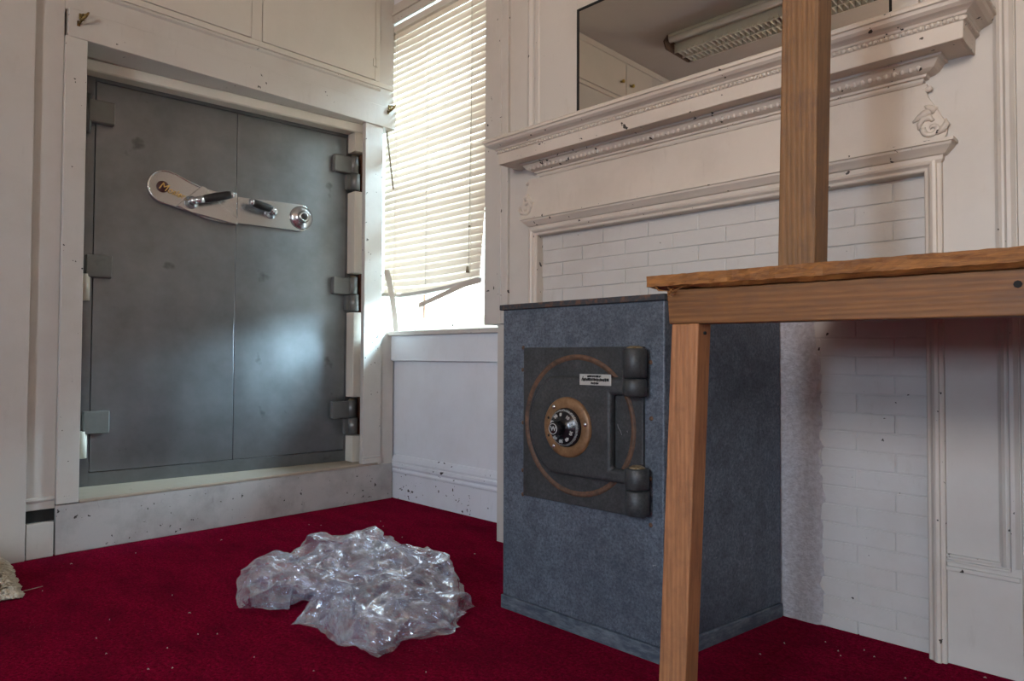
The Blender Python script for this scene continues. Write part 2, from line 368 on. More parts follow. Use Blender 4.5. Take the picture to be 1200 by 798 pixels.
# the row further along the wall, seen only in the mirror
ct = MB(); ct.box(-3.045, -3.030, -1.75, 0.42, 2.685, 2.705); ct.box(-3.045, -3.037, -1.75, 0.42, 3.0, 3.04)
o = Vector((-3.045, -0.35, 2.7))
cb = thing('wall_cupboard', 'cream overhead cupboard row with two small brass knobs, seen in the mirror', 'cupboard', o)
cpart(ct, 'face_frame', M['cupboard'], 0.001)
for k, (y0, y1) in enumerate(((-0.70, -0.355), (-0.347, 0.38), (-1.70, -1.0))):
    d = cpart(MB().box(-3.045, -3.033, y0, y1, 2.722, 2.985), 'door', M['cupboard'], 0.0015)
    if k < 2:
        yk = -0.415 if k == 0 else -0.285
        kb = MB(); kb.lathe([(0.0, 0.030), (0.010, 0.029), (0.014, 0.022), (0.012, 0.015), (0.006, 0.010), (0.006, 0.0), (0.012, 0.0)], (-3.033, yk, 2.832), (1, 0, 0), 16)
        ob = kb.build('knob', M['brassknob'], d, origin=o, label='small brass knob'); ob.location = (0, 0, 0)

# window wall
w = MB()
w.box(-3.17, -1.9, YW, YW + 0.25, 0, 0.862)                 # under the sill
w.box(-3.17, -1.9, 2.20, YW + 0.4, 2.60, ZC)                # over the window
w.box(-2.20, -1.9, 2.20, 2.62, 0.862, 2.60)                 # right of the window
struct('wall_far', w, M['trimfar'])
b = MB(); b.box(-3.068, -2.0, 2.213, 2.25, 0, 0.137)
b.prism([(2.25, 0.137), (2.209, 0.137), (2.204, 0.143), (2.204, 0.150), (2.211, 0.160), (2.203, 0.172), (2.204, 0.184), (2.212, 0.190), (2.209, 0.200), (2.213, 0.216), (2.219, 0.230), (2.25, 0.233)], 'yz', -3.066, -2.0)
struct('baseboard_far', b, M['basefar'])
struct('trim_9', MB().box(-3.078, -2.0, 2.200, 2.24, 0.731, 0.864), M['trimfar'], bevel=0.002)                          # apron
wn = MB(); wn.box(-3.098, -2.02, 2.178, 2.46, 0.864, 0.888)
win = struct('window_1', wn, M['trim'], bevel=0.004)                                                                  # stool, with the sash as its parts
f = MB(); f.box(-3.17, -3.095, 2.44, 2.49, 0.888, 2.60); f.box(-2.28, -2.20, 2.44, 2.49, 0.888, 2.60); f.box(-3.17, -2.20, 2.44, 2.49, 2.54, 2.60)
f.box(-3.17, -2.20, 2.435, 2.48, 1.72, 1.77)
f.build('sash', M['peel'], win, 0.003)
f = MB(); f.box(-3.13, -2.20, 2.432, 2.485, 0.888, 0.972); f.box(-3.13, -2.20, 2.428, 2.50, 0.888, 0.902)
f.build('bottom_rail', M['peel'], win, 0.003)
MB().box(-3.10, -2.28, 2.462, 2.466, 0.96, 2.55).build('window_pane', M['glass'], win)
f = MB(); f.box(-3.095, -3.085, 2.437, 2.445, 0.96, 1.72); f.build('sash_gap', M['rawwood'], win)
f = MB(); f.box(-3.17, -2.2, 2.19, 2.2, 2.558, 2.60); f.box(-3.17, -2.2, 2.182, 2.2, 2.600, 2.612); f.box(-3.17, -2.2, 2.192, 2.2, 2.612, 2.66)
struct('trim_10', f, M['trim'], bevel=0.002)

# chimney breast and the wall around the mantel
OXL, OXR, OZT = -1.818, -0.480, 1.228      # the fireplace opening
w = MB()
w.box(-2.04, OXL - 0.005, YB, 2.2, 0, ZC)
w.box(OXL - 0.005, OXR + 0.005, YB, 2.2, OZT + 0.005, ZC)
w.box(OXR + 0.005, -0.288, YB, 2.2, 0, ZC)
w.box(OXL - 0.005, OXR + 0.005, 2.06, 2.2, 0, OZT + 0.005)
w.box(-0.288, RX, 2.012, 2.2, 0, ZC)
w.box(-2.04, -1.9, 2.19, 2.3, 0, ZC)
struct('wall_mantel', w, M['wall'])
c = MB(); c.box(-2.112, -1.972, 1.984, 2.0, 0.888, ZC); c.box(-2.006, -1.972, 1.980, 1.99, 0.888, ZC); c.box(-2.022, -2.012, 1.981, 1.99, 0.888, ZC)
c.box(-2.112, -2.04, 1.99, 2.22, 0.888, ZC)
struct('trim_11', c, M['trim'], bevel=0.003)                                                                          # window's right casing
def vmould(x0, x1, z0, z1, y=YB):
    m = MB(); a = (x1 - x0)
    m.prism([(x0, y + 0.002), (x0, y - 0.006), (x0 + a * .18, y - 0.012), (x0 + a * .32, y - 0.005), (x0 + a * .45, y - 0.005), (x0 + a * .6, y - 0.013), (x0 + a * .8, y - 0.013), (x1, y - 0.004), (x1, y + 0.002)], 'xy', z0, z1)
    return m
struct('trim_12', vmould(-1.872, -1.792, 1.56, ZC), M['trim'])
struct('trim_13', vmould(-0.485, -0.452, 1.56, ZC), M['trim'])
struct('trim_14', vmould(-0.330, -0.290, 0.262, ZC), M['trim'])
# lower panel moulding right of the fireplace
pm = MB()
for x0, x1, z0, z1 in ((-0.445, -0.322, 0.262, 0.270), (-0.445, -0.310, 0.250, 0.256), (-0.445, -0.290, 0.229, 0.240), (-0.327, -0.322, 0.262, 0.80), (-0.313, -0.308, 0.25, 0.80)):
    pm.box(x0, x1, YB - 0.008, YB + 0.002, z0, z1)
struct('trim_15', pm, M['trim'], bevel=0.002)

# painted brick infill: running bond, the joints half filled by paint
br = MB(); br.box(OXL - 0.004, OXR + 0.004, 2.026, 2.058, 0, OZT + 0.004)
ch, bl = 0.0515, 0.192
rng = random.Random(3)
k0 = -15
for r in range(k0, 10):
    z0 = 0.757 + r * ch
    if z0 + ch < 0 or z0 > OZT: continue
    off = -0.561 if r % 2 == 0 else -0.657
    j = -8
    for j in range(-8, 3):
        x0 = off + j * bl
        a0, a1 = max(x0 + 0.002, OXL), min(x0 + bl - 0.002, OXR)
        b0, b1 = max(z0 + 0.0017, 0.0), min(z0 + ch - 0.0017, OZT)
        if a1 - a0 < 0.012 or b1 - b0 < 0.006: continue
        y = 2.0222 + rng.uniform(-0.0012, 0.0012)
        br.box(a0, a1, y, 2.03, b0, b1)
struct('wall_brick', br, M['brick'], bevel=0.0018)
# rough plaster strip beside the safe, ragged right edge
ps = MB(); rng = random.Random(5)
n = 46; L = []; 
for i in range(n + 1):
    z = OZT * 0.70 * i / n
    L.append((-0.752 + rng.uniform(-0.008, 0.008) + 0.008 * math.sin(z * 5), z))
vs = []; nx = 10
for i, (xr, z) in enumerate(L):
    for k in range(nx + 1):
        x = -0.90 + (xr + 0.90) * k / nx
        vs.append((x, 2.014 + rng.uniform(-0.003, 0.003) if k < nx else 2.027, z))
ps.add(vs, [(i * (nx + 1) + k, i * (nx + 1) + k + 1, (i + 1) * (nx + 1) + k + 1, (i + 1) * (nx + 1) + k) for i in range(n) for k in range(nx)], True)
struct('trim_16', ps, M['plaster'])

# right and rear walls, each with a window (behind the camera); upper rear opening added for the fill lamps
w = MB()
w.box(RX, RX + 0.2, RY, 2.2, 0, 0.7); w.box(RX, RX + 0.2, RY, 2.2, 1.7, ZC); w.box(RX, RX + 0.2, RY, -1.4, 0.7, 1.7); w.box(RX, RX + 0.2, -0.8, 2.2, 0.7, 1.7)
struct('wall_right', w, M['wall'])
w = MB()
w.box(-3.7, -2.2, RY - 0.2, RY, 0, ZC); w.box(1.15, RX + 0.2, RY - 0.2, RY, 0, ZC)
w.box(-2.2, 1.15, RY - 0.2, RY, 0, 0.92); w.box(-2.2, 1.15, RY - 0.2, RY, 1.32, 1.6); w.box(-2.2, 1.15, RY - 0.2, RY, 2.55, ZC); w.box(-2.2, -0.45, RY - 0.2, RY, 1.6, 2.55)
w.box(-2.2, -0.25, RY - 0.2, RY, 0.92, 1.32); w.box(0.25, 1.15, RY - 0.2, RY, 0.92, 1.32)
struct('wall_rear', w, M['wall'])

# ------------------------------------------------------------------ mantelpiece
ms = (-1.15, YB, 0.0)
man = thing('mantelpiece', 'white painted wooden mantelpiece with carved scrolls around the bricked-up fireplace', 'mantelpiece', ms)
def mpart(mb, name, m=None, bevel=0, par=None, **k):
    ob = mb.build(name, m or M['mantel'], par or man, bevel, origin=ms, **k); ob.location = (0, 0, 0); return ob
def U(xl, xr):
    return lambda d, z: [(xl - d, YB, z), (xl - d, YB - d, z), (xr + d, YB - d, z), (xr + d, YB, z)]
CL, CR = -1.777, -0.497
sh = MB()
sh.sweep([(0.0, 1.502), (0.120, 1.502), (0.1285, 1.498), (0.130, 1.5), (0.131, 1.538), (0.134, 1.540), (0.134, 1.549), (0.139, 1.551), (0.142, 1.556), (0.150, 1.560), (0.160, 1.563), (0.168, 1.569), (0.171, 1.577), (0.176, 1.579), (0.176, 1.587), (0.171, 1.593), (0.0, 1.595)], U(CL, CR))
mpart(sh, 'shelf')
bd = MB()
x = CL - 0.13 + 0.004
while x < CR + 0.13:
    bd.sphere((x, YB - 0.1345, 1.5445), 0.0058, 7, 5); x += 0.0125
y = YB - 0.13
while y < YB:
    bd.sphere((CR + 0.1345, y, 1.5445), 0.0058, 7, 5); bd.sphere((CL - 0.1345, y, 1.5445), 0.0058, 7, 5); y += 0.0125
mpart(bd, 'beading')
bm_ = MB(); bm_.sweep([(0.0, 1.452), (0.018, 1.452), (0.022, 1.458), (0.022, 1.464), (0.030, 1.465), (0.032, 1.471), (0.042, 1.473), (0.052, 1.478), (0.060, 1.487), (0.064, 1.494), (0.072, 1.496), (0.072, 1.503)], U(CL, CR))
mpart(bm_, 'bed_moulding')
cv = MB(); x = CL - 0.03; k = 0
while x < CR + 0.03:
    cv.sphere((x, YB - 0.053, 1.484), 0.0095, 8, 5, (0.75, 0.7, 1.15)); x += 0.019; k += 1
mpart(cv, 'carved_band')
# frieze with flared ogee ends
zt, zb_ = 1.453, 1.30
def ogee(x, s):
    P = [(0.00, 1.453), (0.000, 1.428), (0.004, 1.415), (0.014, 1.398), (0.026, 1.375), (0.038, 1.350), (0.044, 1.33), (0.043, 1.315), (0.036, 1.30)]
    return [(x + s * a, z) for a, z in P]
out = ogee(-1.858, -1) + ogee(-0.470, 1)[::-1]
fz = MB().prism(out, 'xz', YB - 0.014, YB + 0.004)
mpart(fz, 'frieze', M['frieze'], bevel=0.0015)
for s, xc in ((-1, -1.866), (1, -0.462)):
    sc = MB()
    def rel(pts, r): sc.tube([(xc + s * a, YB - 0.0155, z) for a, z in pts], [q * 1.35 for q in r], 8)
    sp = [(0.004 + (0.022 - 0.0042 * q) * math.cos(q * 1.25 + 2.9), 1.334 + (0.022 - 0.0042 * q) * math.sin(q * 1.25 + 2.9) * 0.95) for q in [i * 0.25 for i in range(21)]]
    rel(sp, [0.0055 - 0.0001 * i for i in range(21)])
    rel([(0.034, 1.352), (0.035, 1.338), (0.026, 1.326), (0.013, 1.318)], [0.0015, 0.006, 0.007, 0.003])
    rel([(-0.012, 1.395), (-0.003, 1.388), (0.008, 1.380), (0.004, 1.372)], [0.002, 0.006, 0.008, 0.003])
    rel([(-0.040, 1.358), (-0.028, 1.366), (-0.014, 1.374), (0.002, 1.378)], [0.0015, 0.005, 0.008, 0.006])
    rel([(-0.026, 1.336), (-0.025, 1.350), (-0.016, 1.362), (0.0, 1.362), (0.006, 1.352)], [0.002, 0.005, 0.006, 0.006, 0.003])
    so_ = mpart(sc, 'scroll_ornament')
    mpart(MB().sphere((xc + s * -0.004, YB - 0.013, 1.437), 0.010, 8, 5, (1, 0.6, 0.8)), 'rosette')
cp = MB(); cp.sweep([(0.0, 1.245), (0.015, 1.245), (0.020, 1.252), (0.021, 1.262), (0.027, 1.264), (0.034, 1.272), (0.043, 1.281), (0.045, 1.287), (0.050, 1.288), (0.050, 1.296), (0.020, 1.302), (0.0, 1.303)], U(-1.822, -0.455))
mpart(cp, 'cap_moulding')
# architrave: mitred frame round the opening, profile of (distance outward from the opening, projection)
def frame_path(o, d):
    return [(OXL - o, YB - d, 0.0), (OXL - o, YB - d, OZT + o), (OXR + o, YB - d, OZT + o), (OXR + o, YB - d, 0.0)]
ar = MB(); ar.sweep([(0.0, -0.032), (0.0, 0.004), (0.003, 0.008), (0.009, 0.009), (0.012, 0.012), (0.016, 0.018), (0.022, 0.021), (0.029, 0.019), (0.031, 0.013), (0.036, 0.013), (0.040, 0.011), (0.041, 0.0)], frame_path)
mpart(ar, 'architrave')

# overmantel mirror
mr = thing('mirror', 'long wall mirror set above the mantel shelf reflecting the ceiling light', 'mirror', (-1.05, YB, 1.6))
o = (-1.05, YB, 1.6)
g = MB().box(-1.606, -0.556, 1.985, 1.990, 1.598, 2.040).build('glass', M['mirror'], mr, origin=o); g.location = (0, 0, 0)
g = MB(); g.box(-1.614, -1.606, 1.982, 1.994, 1.598, 2.047); g.box(-1.614, -0.549, 1.982, 1.994, 2.040, 2.047); g.box(-0.556, -0.549, 1.9845, 1.994, 1.598, 2.047)
g = g.build('edge_strip', M['black'], mr, origin=o, label='thin black mirror edging'); g.location = (0, 0, 0)
struct('trim_17', MB().box(-0.549, -0.4865, 1.982, YB + 0.002, 1.56, 2.0468).box(-1.80, -1.614, 1.984, YB + 0.002, 1.56, 2.60).box(-1.6138, -0.486, 1.984, YB + 0.002, 2.047, 2.60), M['trim'], bevel=0.002)

# ------------------------------------------------------------------ vault door (its own frame of axes: x along the door, -y outward)
VO = Vector((-3.34, 0.81, 0.0)); VR = 1.4743225516
vd = thing('vault_door', 'grey steel double vault door with chrome lock plates in the white wall', 'vault door', VO, VR)
vd['kind'] = 'thing'
def vpart(mb, name, m, par=None, bevel=0, **k):
    return mb.build(name, m, par or vd, bevel, **k)
fm = MB()
for x0, x1, z0, z1 in ((-0.09, 0.034, 0.20, 1.975), (1.205, 1.34, 0.20, 1.975), (0.034, 1.205, 0.20, 0.256), (0.034, 1.205, 1.929, 1.975)):
    fm.box(x0, x1, -0.004, 0.06, z0, z1)
vpart(fm, 'door_frame', M['vaultdark'], bevel=0.0015)
vpart(MB().box(0.03, 1.21, 0.01, 0.06, 0.25, 1.93), 'rebate', M['black'])
leaves = []
for x0, x1 in ((0.037, 0.6265), (0.6295, 1.202)):
    leaves.append(vpart(MB().box(x0, x1, -0.006, 0.05, 0.259, 1.926), 'door_leaf', M['vault'], bevel=0.002))
# hinges: three a side, plate on the leaf and a two-part knuckle
for i, z in enumerate((1.742, 1.083, 0.423)):
    h = MB(); h.box(0.006, 0.103, -0.045, -0.006, z, z + 0.095)
    hp = vpart(h, 'hinge', M['hinge'], bevel=0.004)
    kn = MB(); kn.tube([(0.006, -0.03, z - 0.10), (0.006, -0.03, z + 0.012)], 0.017, 14)
    if i < 1: kn = MB().tube([(0.004, -0.03, z - 0.05), (0.004, -0.03, z + 0.115)], 0.012, 14)
    kn.build('knuckle', M['cream'] if i else M['hinge'], hp, label='white painted lower knuckle' if i else None)
for z in (1.729, 1.082, 0.428):
    h = MB(); h.box(1.119, 1.222, -0.045, -0.006, z, z + 0.089)
    hp = vpart(h, 'hinge', M['hinge'], bevel=0.004)
    kn = MB(); kn.tube([(1.232, -0.034, z + 0.004), (1.232, -0.034, z + 0.093)], 0.024, 16); kn.tube([(1.240, -0.034, z - 0.086), (1.240, -0.034, z + 0.001)], 0.026, 16)
    kn.box(1.196, 1.262, -0.034, 0.0, z - 0.084, z - 0.004)
    kn.build('knuckle', M['hinge'], hp)
    MB().lathe([(0.0, 0.010), (0.012, 0.009), (0.017, 0.003), (0.018, 0.0)], (1.232, -0.034, z + 0.093), (0, 0, 1), 16).build('pin_cap', M['pin'], hp, label='worn brass-coloured hinge pin cap')
# left lock cover: a rounded pill kinked at a raised step, right one straight
def rounded(pts, it=2):
    for _ in range(it):
        q = []
        for i in range(len(pts)):
            a, b = Vector(pts[i]), Vector(pts[(i + 1) % len(pts)])
            q += [tuple(a * 0.75 + b * 0.25), tuple(a * 0.25 + b * 0.75)]
        pts = q
    return pts
def arc(cx, cz, r, a0, a1, n=12):
    return [(cx + r * math.cos(math.radians(a0 + (a1 - a0) * i / n)), cz + r * math.sin(math.radians(a0 + (a1 - a0) * i / n))) for i in range(n + 1)]
pl = arc(0.312, 1.513, 0.078, 62, 254, 18) + [(0.404, 1.414), (0.497, 1.390), (0.555, 1.384), (0.6262, 1.380), (0.6262, 1.530), (0.545, 1.527), (0.476, 1.536), (0.401, 1.560)]
lp = MB(); lp.prism(pl, 'xz', -0.024, -0.006)
lp.prism([(0.355, 1.433), (0.412, 1.412), (0.6262, 1.380), (0.6262, 1.412), (0.545, 1.470), (0.478, 1.536), (0.462, 1.540)], 'xz', -0.038, -0.02)
# raised rim round the rounded end
lp.tube([(x, -0.025, z) for x, z in arc(0.312, 1.513, 0.073, 62, 254, 18)] + [(0.40, -0.025, 1.420)], 0.005, 6)
lp.tube([(0.345, -0.025, 1.582), (0.401, -0.025, 1.556), (0.470, -0.025, 1.531)], 0.005, 6)
vpart(lp, 'lock_plate', M['chrome'], leaves[0], 0.003)
rp = arc(0.940, 1.459, 0.069, 88, -92, 20) + [(0.6298, 1.390), (0.6298, 1.519)]
vpart(MB().prism(rp, 'xz', -0.020, -0.006), 'lock_plate', M['chrome'], leaves[1], 0.003)
# emblem and its gold script
em = MB(); em.lathe([(0.0, 0.005), (0.024, 0.005), (0.026, 0.003), (0.026, 0.0)], (0.298, -0.024, 1.512), (0, -1, 0), 24)
vpart(em, 'emblem', M['oxblood'], leaves[0], label='dark red round emblem behind gold script')
def text_mesh(body, size, extrude, m, par, name, mat4, shear=0.0, **k):
    cu = bpy.data.curves.new(name, 'FONT'); cu.body = body; cu.size = size; cu.extrude = extrude; cu.shear = shear; cu.align_y = 'CENTER'
    tmp = bpy.data.objects.new(name + '_t', cu); COL.objects.link(tmp)
    dg = bpy.context.evaluated_depsgraph_get()
    me = bpy.data.meshes.new_from_object(tmp.evaluated_get(dg))
    bpy.data.objects.remove(tmp)
    me.transform(mat4); me.materials.clear(); me.materials.append(m)
    ob = bpy.data.objects.new(name, me); COL.objects.link(ob); ob.parent = par
    for a, b in k.items(): ob[a] = b
    return ob
RXZ = Matrix.Rotation(PI / 2, 4, 'X')
tilt = Matrix.Translation((0.282, -0.030, 1.517)) @ Matrix.Rotation(math.radians(19), 4, 'Y') @ RXZ
text_mesh('M', 0.048, 0.002, M['gold'], leaves[0], 'emblem_letters', tilt, 0.25, label='gold script lettering')
tilt2 = Matrix.Translation((0.319, -0.030, 1.503)) @ Matrix.Rotation(math.radians(19), 4, 'Y') @ RXZ
text_mesh('osler', 0.037, 0.002, M['gold'], leaves[0], 'emblem_letters', tilt2, 0.25, label='gold script lettering')
# levers
def lever(hub, p0, p1, leaf, base):
    hb = MB(); hb.lathe([(0.0, 0.062), (0.014, 0.060), (0.018, 0.052), (0.016, 0.030), (0.018, 0.016), (0.028, 0.010), (0.030, 0.0)], (hub[0], base, hub[1]), (0, -1, 0), 24)
    y = base - 0.050
    a, b = Vector((hub[0], y, hub[1])), Vector((p1[0], y - 0.012, p1[1])); s = Vector((p0[0], y - 0.004, p0[1]))
    hb.tube([a, a.lerp(s, 0.5), s], [0.013, 0.016, 0.017], 14)
    d = (b - s).normalized()
    MB().tube([b - d * 0.004, b + d * 0.010, b + d * 0.018], [0.017, 0.0165, 0.010], 14).build('lever_cap', M['chrome'], leaf, label='chrome lever end cap')
    hb.build('lever', M['chrome'], leaf, label='chrome lever handle')
    MB().tube([s, s.lerp(b, 0.1), s.lerp(b, 0.5), s.lerp(b, 0.9), b], [0.0165, 0.019, 0.0205, 0.019, 0.017], 14).build('lever_grip', M['blackgrip'], leaf, label='black lever grip')
lever((0.416, 1.456), (0.455, 1.468), (0.572, 1.505), leaves[0], -0.036)
lever((0.790, 1.462), (0.772, 1.470), (0.682, 1.487), leaves[1], -0.020)
dl = MB(); dl.lathe([(0.0, 0.034), (0.014, 0.034), (0.015, 0.040), (0.024, 0.040), (0.027, 0.030), (0.030, 0.022), (0.040, 0.020), (0.047, 0.014), (0.058, 0.010), (0.060, 0.0)], (0.948, -0.020, 1.459), (0, -1, 0), 36)
vpart(dl, 'combination_dial', M['chrome'], leaves[1])
MB().lathe([(0.0, 0.0435), (0.012, 0.0435), (0.015, 0.041), (0.015, 0.036)], (0.948, -0.020, 1.459), (0, -1, 0), 20).build('dial_centre', M['blackgrip'], leaves[1], label='dark dial centre')
# painted jamb strips between the right hinges and the head trim, in the same yawed frame
root = bpy.data.objects.new('trim_18', bpy.data.meshes.new('trim_18')); bpy.data.objects.remove(root)
J = Matrix.Translation(VO) @ Matrix.Rotation(VR, 4, 'Z')
def yawed(mb):
    mb.v = [tuple(J @ Vector(v)) for v in mb.v]; return mb
js = MB()
for z0, z1 in ((1.842, 1.945), (1.195, 1.628), (0.540, 0.986), (0.20, 0.337)):
    js.box(1.212, 1.276, -0.085, -0.004, z0, z1)
struct('trim_18', yawed(js), M['cream'], bevel=0.003)
rw = MB(); rw.box(1.278, 1.36, -0.060, -0.0045, 0.20, 1.975)
struct('trim_19', yawed(rw), M['rawwood'])
ht = MB(); ht.prism([(-0.11, 1.939), (-0.102, 1.934), (-0.07, 1.945), (-0.0045, 1.945), (-0.0045, 2.01), (-0.11, 2.01), (-0.115, 1.978), (-0.122, 1.972), (-0.118, 1.962)], 'yz', -0.09, 1.32)
struct('trim_20', yawed(ht), M['cream'])

# hooks left over on the header
def hook(loc, label, turn):
    h = thing('curtain_bracket', label, 'bracket', loc)
    b = MB(); b.box(0, 0.006, -0.008, 0.010, -0.004, 0.020); b.box(0, 0.006, -0.014, -0.004, -0.030, -0.010)
    b.build('back_plate', M['brass'], h, 0.001)
    a = MB(); a.tube([(0.003, -0.008, -0.022), (0.020, -0.004, -0.012), (0.034, 0.008 * turn, 0.004), (0.036, 0.014 * turn, 0.016), (0.030, 0.018 * turn, 0.022)], [0.004, 0.005, 0.005, 0.004, 0.003], 8)
    a.tube([(0.003, 0.0, 0.012), (0.018, 0.002, 0.014), (0.030, 0.008 * turn, 0.012)], 0.0035, 8)
    a.build('arm', M['brass'], h)
    return h
hook((-3.046, 0.717, 2.052), 'tarnished brass curtain bracket at the left end of the vault door header', 1)
hook((-3.046, 2.158, 2.078), 'small cream and brass curtain bracket at the right end of the header beside the blind', 1)

# ------------------------------------------------------------------ venetian blind
BY = 2.216
blind = thing('venetian_blind', 'cream venetian blind with a broken bottom hanging in the window', 'blind', (-2.75, BY, 1.1))
bo = (-2.75, BY, 1.1)
def bpart(mb, name, m, **k):
    ob = mb.build(name, m, blind, origin=bo, **k); ob.location = (0, 0, 0); return ob
BL = -3.163
hr = MB(); hr.box(BL, -2.30, BY - 0.016, BY + 0.022, 2.512, 2.548); bpart(hr, 'head_rail', M['rail'], bevel=0.002)
zs = []; z = 2.495
while z > 1.105: zs.append(z); z -= 0.0345
rng = random.Random(11)
def xr(z): return -2.335 if z > 1.75 else -2.335 - 0.055 * ((1.75 - z) / 0.65) ** 1.3
for i, z in enumerate(zs):
    tl = math.radians(78 + rng.uniform(-4, 4))
    sag = 0.0; nseg = 14; vs = []
    wdt = 0.0195
    right = xr(z)
    kinks = {12: (0.012, 0.10), 13: (0.010, 0.12)}
    for k in range(nseg + 1):
        u = k / nseg; x = BL + (right - BL) * u
        zz = z + 0.0035 * math.sin(u * PI * 1.0 + i) * 0.4
        low = max(0.0, (1.30 - z) / 0.2)
        zz += low * (0.018 * (u - 0.45) ** 2 * 4 - 0.010)
        for q in (-1, -0.35, 0.35, 1):
            cr = 0.0022 * (1 - q * q)
            # lower edge toward the room
            vs.append((x, BY + q * wdt * math.cos(tl) - cr * math.sin(tl), zz + q * wdt * math.sin(tl) + cr * math.cos(tl)))
    mb = MB(); mb.add(vs, [(k * 4 + q, k * 4 + q + 1, (k + 1) * 4 + q + 1, (k + 1) * 4 + q) for k in range(nseg) for q in range(3)], True)
    sl = bpart(mb, 'slat', M['slat'])
# ladder cords
for x in (-3.05, -2.78, -2.44):
    lc = MB(); lc.tube([(x, BY - 0.013, 2.512), (x + 0.002, BY - 0.0135, 1.8), (x - 0.002, BY - 0.0135, 1.115)], 0.0011, 5); lc.tube([(x + 0.004, BY + 0.013, 2.512), (x + 0.004, BY + 0.0135, 1.115)], 0.0011, 5)
    bpart(lc, 'ladder_cord', M['cord'])
pc = MB(); yf = BY - 0.024
P = [at(553, 2, 1, yf), at(553, 90, 1, yf), at(551, 200, 1, yf), at(549, 310, 1, yf)]
P[0] = Vector((P[0].x, yf, 2.512)); pc.tube(P, 0.0013, 5)
pc.sphere(at(550, 265, 1, yf), 0.006, 8, 5); pc.lathe([(0.0, 0.0), (0.006, 0.0), (0.010, -0.03), (0.0, -0.032)], at(548, 312, 1, yf), (0, 0, 1), 10)
bpart(pc, 'pull_cord', M['rod'])
wd = MB(); wd.tube([at(452, 143, 1, BY - 0.03), at(461, 222, 1, BY - 0.03)], 0.0045, 7); bpart(wd, 'tilt_wand', M['rod'])
# bent bottom rail and the snapped piece hanging from its right end
def strip(pts, hw, th, y_off=0.0):
    """a bent flat rail through the points, hw tall, th thick"""
    mb = MB(); vs = []
    for p in pts:
        p = Vector(p)
        for a, b in ((-th, -hw), (th, -hw), (th, hw), (-th, hw)): vs.append((p.x, p.y + a, p.z + b))
    n = len(pts)
    mb.add(vs, [(i * 4 + k, i * 4 + (k + 1) % 4, (i + 1) * 4 + (k + 1) % 4, (i + 1) * 4 + k) for i in range(n - 1) for k in range(4)] + [(3, 2, 1, 0), tuple((n - 1) * 4 + k for k in range(4))])
    return mb
yr = BY - 0.004
bpart(strip([at(447, 345, 1, yr), at(470, 346.5, 1, yr), at(500, 342, 1, yr), at(525, 337, 1, yr), at(545, 332, 1, yr), at(563, 327, 1, yr)], 0.010, 0.011), 'bottom_rail', M['rail'], bevel=0.002)
yr = BY - 0.018
bpart(strip([at(491, 358, 1, yr), at(515, 347, 1, yr), at(545, 333, 1, yr), at(564, 328, 1, yr)], 0.013, 0.0012), 'snapped_slat', M['slat'], label='snapped slat hanging askew below the blind', bevel=0.001)
# loose slat leaning on the sill
ys = 2.235
ls = MB(); A0, A1 = at(453, 316, 1, BY - 0.034), at(464.5, 386, 1, BY - 0.02); A1.z = 0.889
wv = Vector((0.016, 0.006, 0.0))
vs = []
for k in range(9):
    p = A0.lerp(A1, k / 8); p.x += 0.012 * math.sin(k / 8 * PI)
    for a in (-1, 1):
        for th in (-0.0015, 0.0015): vs.append(p + wv * a + Vector((0, th, 0)))
fs = []
for k in range(8):
    a, b = k * 4, k * 4 + 4
    fs += [(a, a + 2, b + 2, b), (a + 1, b + 1, b + 3, a + 3), (a, b, b + 1, a + 1), (a + 2, a + 3, b + 3, b + 2)]
fs += [(0, 1, 3, 2), (32, 34, 35, 33)]
ls.add(vs, fs); so = A1.copy()
ls.build('blind_slat', M['slat'], origin=so, label='loose white blind slat leaning upright on the left of the window sill', cat='blind slat')

# ------------------------------------------------------------------ safe
SY = 1.48; SX0, SX1, SB, ST = -1.490, -0.925, 2.005, 0.905
sf = thing('safe', 'blue grey floor safe with round combination door in front of the fireplace', 'safe', ((SX0 + SX1) / 2, 1.75, 0))
so = ((SX0 + SX1) / 2, 1.75, 0)
def spart(mb, name, m, par=None, bevel=0, seg=2, **k):
    ob = mb.build(name, m, par or sf, bevel, seg, origin=so, **k); ob.location = (0, 0, 0); return ob
bd = MB()
# body flares slightly to the right at the back, as the photo's base line shows
bd.hexa([(SX0 + 0.003, SY, 0.040), (SX1 - 0.006, SY, 0.040), (-0.862, SB, 0.040), (SX0 + 0.003, SB, 0.040), (SX0, SY, 0.895), (SX1, SY, 0.895), (-0.862, SB, 0.895), (SX0, SB, 0.895)])
spart(bd, 'body', M['safe'], bevel=0.004)
spart(MB().hexa([(SX0 - 0.009, SY - 0.008, 0.894), (SX1 + 0.004, SY - 0.008, 0.894), (-0.855, SB, 0.894), (SX0 - 0.009, SB, 0.894), (SX0 - 0.009, SY - 0.008, 0.910), (SX1 + 0.004, SY - 0.008, 0.910), (-0.855, SB, 0.910), (SX0 - 0.009, SB, 0.910)]), 'top_plate', M['rustedge'], bevel=0.002, label='rust-edged top plate')
spart(MB().hexa([(SX0 - 0.002, SY - 0.004, 0.0), (SX1 - 0.001, SY - 0.004, 0.0), (-0.858, SB, 0.0), (SX0 - 0.002, SB, 0.0), (SX0 - 0.002, SY - 0.004, 0.040), (SX1 - 0.001, SY - 0.004, 0.040), (-0.858, SB, 0.040), (SX0 - 0.002, SB, 0.040)]), 'base_skirt', M['skirt'], bevel=0.003, label='scuffed paler base skirt')
